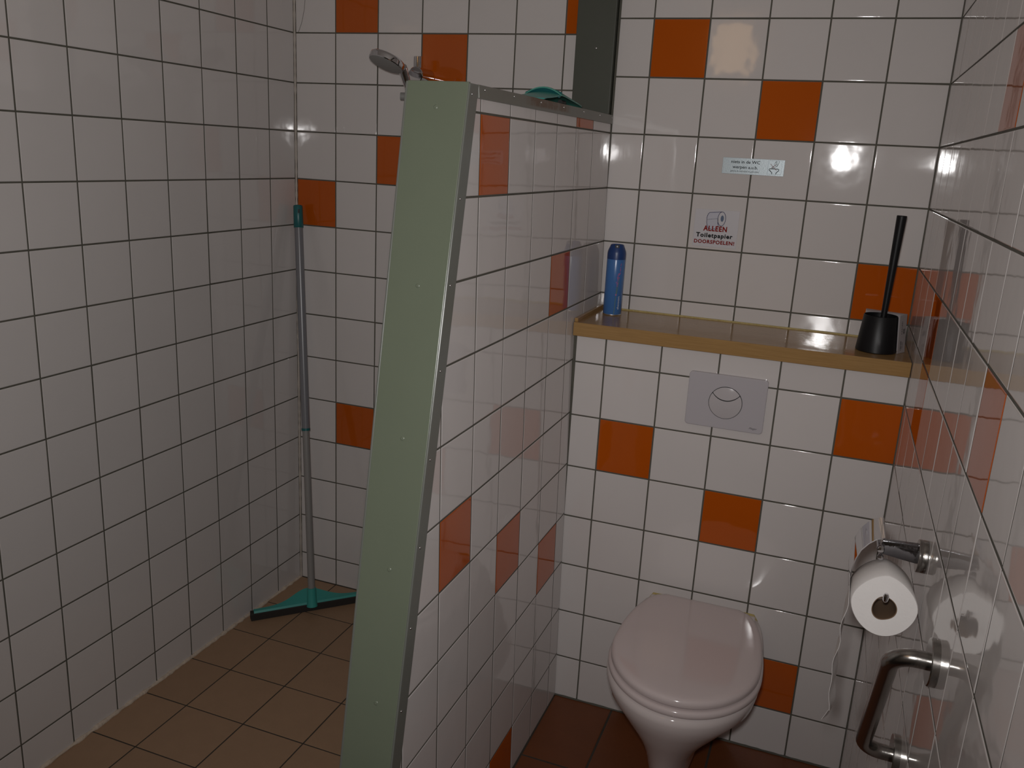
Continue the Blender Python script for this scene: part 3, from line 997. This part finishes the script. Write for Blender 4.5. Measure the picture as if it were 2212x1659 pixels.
# ------------------------------------------------------------------ spray can
CX, CY = 1.1325, -0.125
can = empty('spray_can', (CX, CY, SH), 'blue air freshener spray can with lavender print on the shelf', 'spray can')
cr = 0.0256
lathe('body', [(cr - 0.002, 0.0015), (cr, 0.004), (cr, 0.155), (cr - 0.0006, 0.157)], (CX, CY, SH), (0, 0, 1), M['can'], can, segs=56)
lathe('base_rim', [(cr - 0.006, 0.0), (cr - 0.0008, 0.0), (cr + 0.0002, 0.0015), (cr - 0.0004, 0.0034)], (CX, CY, SH), (0, 0, 1), M['tin'], can, segs=56)
lathe('cap', [(cr + 0.0002, 0.1565), (cr + 0.0002, 0.172), (cr - 0.001, 0.179), (cr - 0.0065, 0.1925), (cr - 0.0075, 0.1955), (cr - 0.009, 0.1965), (cr - 0.0105, 0.195), (cr - 0.0115, 0.189), (0, 0.188)],
      (CX, CY, SH), (0, 0, 1), M['can_cap'], can, segs=56)
to_cam = (V3((CAM.x, CAM.y, 0)) - V3((CX, CY, 0))).normalized()
ang0 = math.atan2(to_cam.y, to_cam.x)
nz = V3((math.cos(ang0), math.sin(ang0), 0))
box('nozzle_slot', (-0.006, -0.0035, -0.004), (0.006, 0.0035, 0.004), M['dark_gap'], can).matrix_local = Matrix.Translation(V3((CX, CY, SH + 0.1925)) + nz * (cr - 0.0080)) @ Matrix.Rotation(ang0 + math.pi / 2, 4, 'Z')
lathe('nozzle', [(0.0022, 0), (0.0022, 0.004), (0.0012, 0.0048), (0, 0.0048)], V3((CX, CY, SH + 0.1925)) + nz * (cr - 0.0066), nz, M['white_print'], can, segs=16)


def on_can(s, z, h=0.0003):
    """s = arc length to the right of the side facing the viewer"""
    a = ang0 + s / cr
    return V3((CX + (cr + h) * math.cos(a), CY + (cr + h) * math.sin(a), SH + z))


def bend(o):
    for v in o.data.vertices:
        s, z, h = v.co.x, v.co.z, 0.0003
        v.co = on_can(s, z, h)


def can_lines(name, lines, w, material):
    # subdivided ribbons mapped on the cylinder
    return ribbon(name, lines, w, lambda a, b: on_can(a, b, 0.0004), material, can)


can_lines('stem_print', [[(0.0050, 0.005), (0.0060, 0.03), (0.0070, 0.055), (0.0072, 0.083)], [(0.0085, 0.062), (0.0115, 0.085), (0.0135, 0.108)]], 0.0011, M['stem'])
fl_v, fl_f = [], []
rnd = random.Random(3)
for (s0, z0_, s1, z1_, w0) in ((0.0068, 0.082, 0.0095, 0.120, 0.0048), (0.0130, 0.106, 0.0158, 0.146, 0.0042), (0.0068, 0.058, 0.0070, 0.062, 0.0035)):
    nfl = 26 if z1_ - z0_ > 0.01 else 5
    for k in range(nfl):
        t = rnd.random()
        w = w0 * (1 - 0.6 * t)
        s = s0 + (s1 - s0) * t + rnd.uniform(-w, w) * 0.6; z = z0_ + (z1_ - z0_) * t
        b0 = len(fl_v); r_ = rnd.uniform(0.0007, 0.0015)
        for q_ in range(6):
            fl_v.append(on_can(s + r_ * math.cos(q_ * math.pi / 3), z + 1.3 * r_ * math.sin(q_ * math.pi / 3), 0.0005 + 0.00002 * k))
        fl_f.append(tuple(b0 + q_ for q_ in range(6)))
from_py('lavender_print', fl_v, fl_f, M['lavender'], can)
tm = text_mesh('lettering', 'dwoon', 0.0365, 0.0058, (0, 0, 0), (0, 0, 1), (-1, 0, 0), M['white_print'], can, 0.01)
for v in tm.data.vertices:
    v.co = on_can(v.co.x + 0.0185, v.co.z + 0.018, 0.0005)
adopt(can)

# ------------------------------------------------------------------ toilet brush with holder and carton
BX, BY = 1.8265, -0.205
brush = empty('toilet_brush', (BX, BY, SH), 'black toilet brush standing in a black tapered holder on the shelf', 'toilet brush')
lathe('holder', [(0.0455, 0.0), (0.0475, 0.002), (0.0472, 0.006), (0.0395, 0.088), (0.0382, 0.090), (0.0372, 0.089), (0.0372, 0.080), (0, 0.080)], (BX, BY, SH), (0, 0, 1), M['black'], brush, segs=64)
hd = V3((0.004, 0.004, 0.245)).normalized()
lathe('handle', [(0.0068, 0.0), (0.0074, 0.03), (0.0115, 0.243), (0.0117, 0.2465), (0.0108, 0.2485), (0.0, 0.2485)], (BX + 0.006, BY + 0.004, SH + 0.082), hd, M['black'], brush, segs=32)
adopt(brush)
cart = empty('carton_sleeve', (BX, BY + 0.02, SH), 'grey printed carton sleeve wrapped behind the black brush holder', 'carton')


def quad_plate(name, a, b, c, d_, t, material, parent):
    a, b, c, d_ = map(V3, (a, b, c, d_))
    n = (b - a).cross(d_ - a).normalized() * t
    v = [a, b, c, d_, a + n, b + n, c + n, d_ + n]
    return from_py(name, v, [(0, 1, 2, 3), (7, 6, 5, 4), (0, 4, 5, 1), (1, 5, 6, 2), (2, 6, 7, 3), (3, 7, 4, 0)], material, parent)


zb, zt = SH + 0.0005, SH + 0.095
A0, A1 = V3((BX + 0.0485, BY - 0.012, zb)), V3((BX + 0.0665, BY + 0.022, zb))
A0t, A1t = V3((BX + 0.0408, BY - 0.014, zt)), V3((BX + 0.0590, BY + 0.024, zt))
quad_plate('side_panel', A0, A1, A1t, A0t, 0.0012, M['carton'], cart)
B1, B1t = V3((BX - 0.040, BY + 0.054, zb)), V3((BX - 0.034, BY + 0.050, zt))
quad_plate('back_panel', A1, B1, B1t, A1t, 0.0012, M['carton'], cart)
# top rim folded forward: a narrow flap around the handle
quad_plate('top_flap', A1t, A1t + V3((-0.016, -0.014, 0.0005)), B1t + V3((0.002, -0.034, 0.0005)), B1t, 0.0010, M['carton'], cart)
nS = (A1 - A0).cross(A0t - A0).normalized()
if nS.y > 0: nS = -nS


def on_side(s, t):
    return A0.lerp(A1, s).lerp(A0t.lerp(A1t, s), t) + nS * 0.0016


for (s0, s1, t0_, t1_) in ((0.30, 0.42, 0.08, 0.34), (0.52, 0.60, 0.10, 0.30), (0.34, 0.42, 0.50, 0.86), (0.55, 0.80, 0.50, 0.64)):
    nl = 7
    v, f = [], []
    for k in range(nl):
        ta = t0_ + (t1_ - t0_) * k / nl; tb = ta + (t1_ - t0_) / nl * (0.62 if k % 3 else 0.4)
        b0 = len(v); v += [on_side(s0, ta), on_side(s1, ta), on_side(s1, tb), on_side(s0, tb)]; f.append((b0, b0 + 1, b0 + 2, b0 + 3))
    from_py('small_print', v, f, M['print_dark'], cart)
adopt(cart)

# ------------------------------------------------------------------ floor squeegee in the corner
sq = empty('floor_squeegee', (0.178, -0.196, 0), 'teal floor squeegee with grey pole leaning in the shower corner', 'squeegee')
BL = V3((0.0356, -0.3428, 0)); bd = V3((0.6955, 0.7185, 0)).normalized()
bn = V3((-bd.y, bd.x, 0))            # towards the corner
Lb = 0.405
Bm = BL + bd * (Lb / 2)
# rubber blade
rv = []
for s in (0, Lb):
    p = BL + bd * s
    rv.append([p + bn * a + V3((0, 0, z)) for a, z in ((0.0, 0.0015), (0.0, 0.024), (0.004, 0.029), (0.022, 0.029), (0.026, 0.022), (0.026, 0.0015))])
loft('rubber_blade', rv, M['rubber'], sq, sharp=30)
# head plate: triangular hump rising towards the socket
N_ = 28
top, bot = [], []
for i in range(N_ + 1):
    s = 0.010 + (Lb - 0.020) * i / N_
    u = (s - Lb / 2) / (Lb / 2)
    hump = 0.020 + 0.046 * math.exp(-(u / 0.36) ** 2)
    p = BL + bd * s
    rise = 0.034 + 0.022 * math.exp(-(u / 0.36) ** 2)
    top.append([p + bn * 0.001 + V3((0, 0, 0.0245)), p + bn * 0.006 + V3((0, 0, 0.0335)), p + bn * hump + V3((0, 0, rise)),
                p + bn * hump + V3((0, 0, rise - 0.004)), p + bn * 0.010 + V3((0, 0, 0.0285))])
loft('head', top, M['teal'], sq, sharp=40)
ht = V3((0.0275, -0.0325, 1.3675)); hb = V3((0.186, -0.2105, 0.085))
hdir = (ht - hb).normalized()
sb = hb - hdir * 0.052
tube('socket', [sb, sb + hdir * 0.02, hb + hdir * 0.0, hb + hdir * 0.012, hb + hdir * 0.0125], [0.0185, 0.0165, 0.0155, 0.0155, 0.0135], M['teal'], sq, segs=28)
L_ = (ht - hb).length
tj = 0.43
tube('lower_pole', [hb + hdir * 0.010, hb + hdir * (L_ * tj)], 0.0118, M['pole_low'], sq, segs=24)
tube('collar', [hb + hdir * (L_ * tj - 0.004), hb + hdir * (L_ * tj + 0.004)], 0.0146, M['teal_dark'], sq, segs=24)
tube('upper_pole', [hb + hdir * (L_ * tj + 0.002), ht - hdir * 0.07], 0.0138, M['pole'], sq, segs=24)
tube('grip_cap', [ht - hdir * 0.0735, ht - hdir * 0.0725, ht - hdir * 0.004, ht - hdir * 0.001, ht], [0.0148, 0.0158, 0.0150, 0.0135, 0.0105], M['teal_dark'], sq, segs=28)
box('hang_hole', (-0.003, -0.0006, -0.010), (0.003, 0.0006, 0.010), M['dark_gap'], sq, 0.0005).matrix_local = Matrix.Translation(ht - hdir * 0.022 + V3((0.0105, -0.0112, 0))) @ Matrix.Rotation(math.radians(40), 4, 'Z')
adopt(sq)

# ------------------------------------------------------------------ hand shower on its rail
sh = empty('shower_set', (0.4675, 0, 1.15), 'chrome hand shower on a wall rail behind the partition', 'shower')
RXs, RYs = 0.4690, -0.058
tube('rail', [(RXs, RYs, 1.828), (RXs, RYs, 1.20)], 0.0130, M['chrome'], sh, segs=28)
lathe('rail_cap', [(0.0130, 0), (0.0130, 0.0012), (0.0112, 0.0024), (0, 0.0024)], (RXs, RYs, 1.828), (0, 0, 1), M['chrome'], sh, segs=28)
for z in (1.777, 1.235):
    lathe('wall_mount', [(0.0, -0.002), (0.0215, -0.002), (0.0235, 0.0), (0.0235, 0.075), (0.0, 0.075)], (RXs + 0.003, RYs - 0.020, z), (0, 1, 0), M['chrome'], sh, segs=40)
# slider with cradle for the handset
lathe('slider', [(0.0, 0), (0.014, 0.0), (0.0155, 0.002), (0.0155, 0.030), (0.014, 0.032), (0, 0.032)], (RXs, RYs, 1.716), (0, 0, 1), M['chrome'], sh, segs=32)
lathe('slider_knob', [(0.0, 0), (0.0115, 0.0), (0.0120, 0.002), (0.0110, 0.030), (0.0, 0.0315)], (RXs - 0.012, RYs - 0.020, 1.7150), V3((-0.95, -0.3, 0)), M['shower_face'], sh, segs=28)
Hc = V3((0.4400, -0.200, 1.793))
nf = V3((-0.20, -0.36, -0.91)).normalized()           # spray face looks down and forward
lathe('spray_head', [(0.0, -0.022), (0.036, -0.0215), (0.0475, -0.0195), (0.0512, -0.016), (0.0518, -0.011), (0.0515, -0.001), (0.0497, 0.0010)], Hc, nf, M['chrome'], sh, segs=64)
lathe('spray_face', [(0.0497, 0.0008), (0.046, 0.0024), (0.0, 0.0034)], Hc, nf, M['shower_face'], sh, segs=64)
g0 = Hc + V3((0.036, 0.030, -0.004)); g1 = V3((RXs - 0.004, RYs - 0.033, 1.716)); g2 = g1 + V3((0.006, 0.028, -0.085))
tube('handset_grip', [g0, g0.lerp(g1, 0.25), g0.lerp(g1, 0.6), g1, g1.lerp(g2, 0.6), g2], [0.0135, 0.0125, 0.0115, 0.0118, 0.012, 0.0105], M['chrome'], sh, segs=28)
hp = [g2, g2 + V3((0.004, 0.006, -0.06)), g2 + V3((0.03, 0.01, -0.25)), g2 + V3((0.07, 0.02, -0.40)), g2 + V3((0.10, 0.05, -0.36))]
tube('hose', hp, 0.0062, M['chrome_dark'], sh, segs=14)
adopt(sh)

# ------------------------------------------------------------------ teal dustpan lying on the partition
dp = empty('dustpan', (1.00, -0.40, 1.687), 'teal plastic dustpan lying upside down on top of the partition', 'dustpan')
zt0 = 1.6868
def arched_sheet(name, prof, hw, th, material, arch=0.25, cx=1.004, n=10):
    """thin sheet: side profile (y, height) swept across x with a slight arch; hw may vary along the profile"""
    top_, bot_ = [], []
    for i, (y, h) in enumerate(prof):
        w = hw[i]
        top_.append([V3((cx + w * (2 * k / n - 1), y, zt0 + max(th, 1.28 * h * (1 - arch * (2 * k / n - 1) ** 2)))) for k in range(n + 1)])
        bot_.append([V3((p.x, p.y, p.z - th)) for p in top_[-1]])
    verts = [p for r in top_ for p in r] + [p for r in bot_ for p in r]
    m_ = len(prof); o2 = m_ * (n + 1); faces = []
    for i in range(m_ - 1):
        for k in range(n):
            a = i * (n + 1) + k
            faces.append((a, a + 1, a + n + 2, a + n + 1)); faces.append((o2 + a, o2 + a + n + 1, o2 + a + n + 2, o2 + a + 1))
        for k in (0, n):
            a = i * (n + 1) + k
            faces.append((a, a + n + 1, o2 + a + n + 1, o2 + a))
    for i in (0, m_ - 1):
        for k in range(n):
            a = i * (n + 1) + k
            faces.append((a, a + 1, o2 + a + 1, o2 + a))
    return from_py(name, verts, faces, material, dp, True, 40)


arched_sheet('scoop', [(-0.600, 0.004), (-0.580, 0.0078), (-0.54, 0.0115), (-0.50, 0.016), (-0.468, 0.0205)], [0.052, 0.052, 0.050, 0.047, 0.044], 0.0022, M['teal'])
arched_sheet('back_wall', [(-0.470, 0.0195), (-0.462, 0.0215), (-0.457, 0.0265), (-0.4555, 0.0290)], [0.044, 0.044, 0.045, 0.046], 0.0040, M['teal_dark'], 0.3)
arched_sheet('grip', [(-0.462, 0.0300), (-0.455, 0.0305), (-0.42, 0.0285), (-0.36, 0.0235), (-0.30, 0.0180), (-0.255, 0.0135), (-0.240, 0.0115), (-0.232, 0.0085), (-0.230, 0.0050)],
             [0.046, 0.047, 0.046, 0.043, 0.040, 0.036, 0.032, 0.026, 0.018], 0.0030, M['teal_green'], 0.45)
tube('hanging_eye', [(1.036, -0.425, zt0 + 0.0065), (1.036, -0.395, zt0 + 0.0065)], 0.0060, M['dark_gap'], dp, segs=16)
adopt(dp)

# ------------------------------------------------------------------ pieces of parts: one level deeper
SUBS = {
    'spray_can': {'cap': ('nozzle_slot', 'nozzle'), 'body': ('base_rim', 'lettering', 'lavender_print', 'stem_print')},
    'wall_label': {'label_plate': ('lettering', 'pictogram_frame', 'pictogram_bowl', 'pictogram_hand', 'pictogram_cross')},
    'warning_sticker': {'sticker_film': ('lettering', 'drawn_sheet', 'drawn_roll', 'drawn_core', 'drawn_perforation')},
    'flush_plate': {'plate': ('button_gap', 'lettering')},
    'paper_holder': {'arm': ('hinge_pin', 'hinge_knob')},
    'floor_squeegee': {'upper_pole': ('grip_cap', 'collar'), 'head': ('socket', 'rubber_blade')},
    'shower_set': {'rail': ('rail_cap', 'wall_mount'), 'slider': ('slider_knob',), 'spray_head': ('spray_face',)},
    'toilet': {'lid': ('hinge', 'hinge_bar')},
    'carton_sleeve': {'side_panel': ('small_print',)},
}
base_name = lambda o: o.name.rsplit('.', 1)[0] if o.name[-3:].isdigit() and '.' in o.name else o.name
for root_name, table in SUBS.items():
    root = bpy.data.objects[root_name]
    kids = [o for o in COL.objects if o.parent is root]
    for part_name, sub_names in table.items():
        part = [o for o in kids if base_name(o) == part_name][0]
        for o in kids:
            if base_name(o) in sub_names and o is not part:
                o.parent = part
                o.matrix_parent_inverse = Matrix.Identity(4)
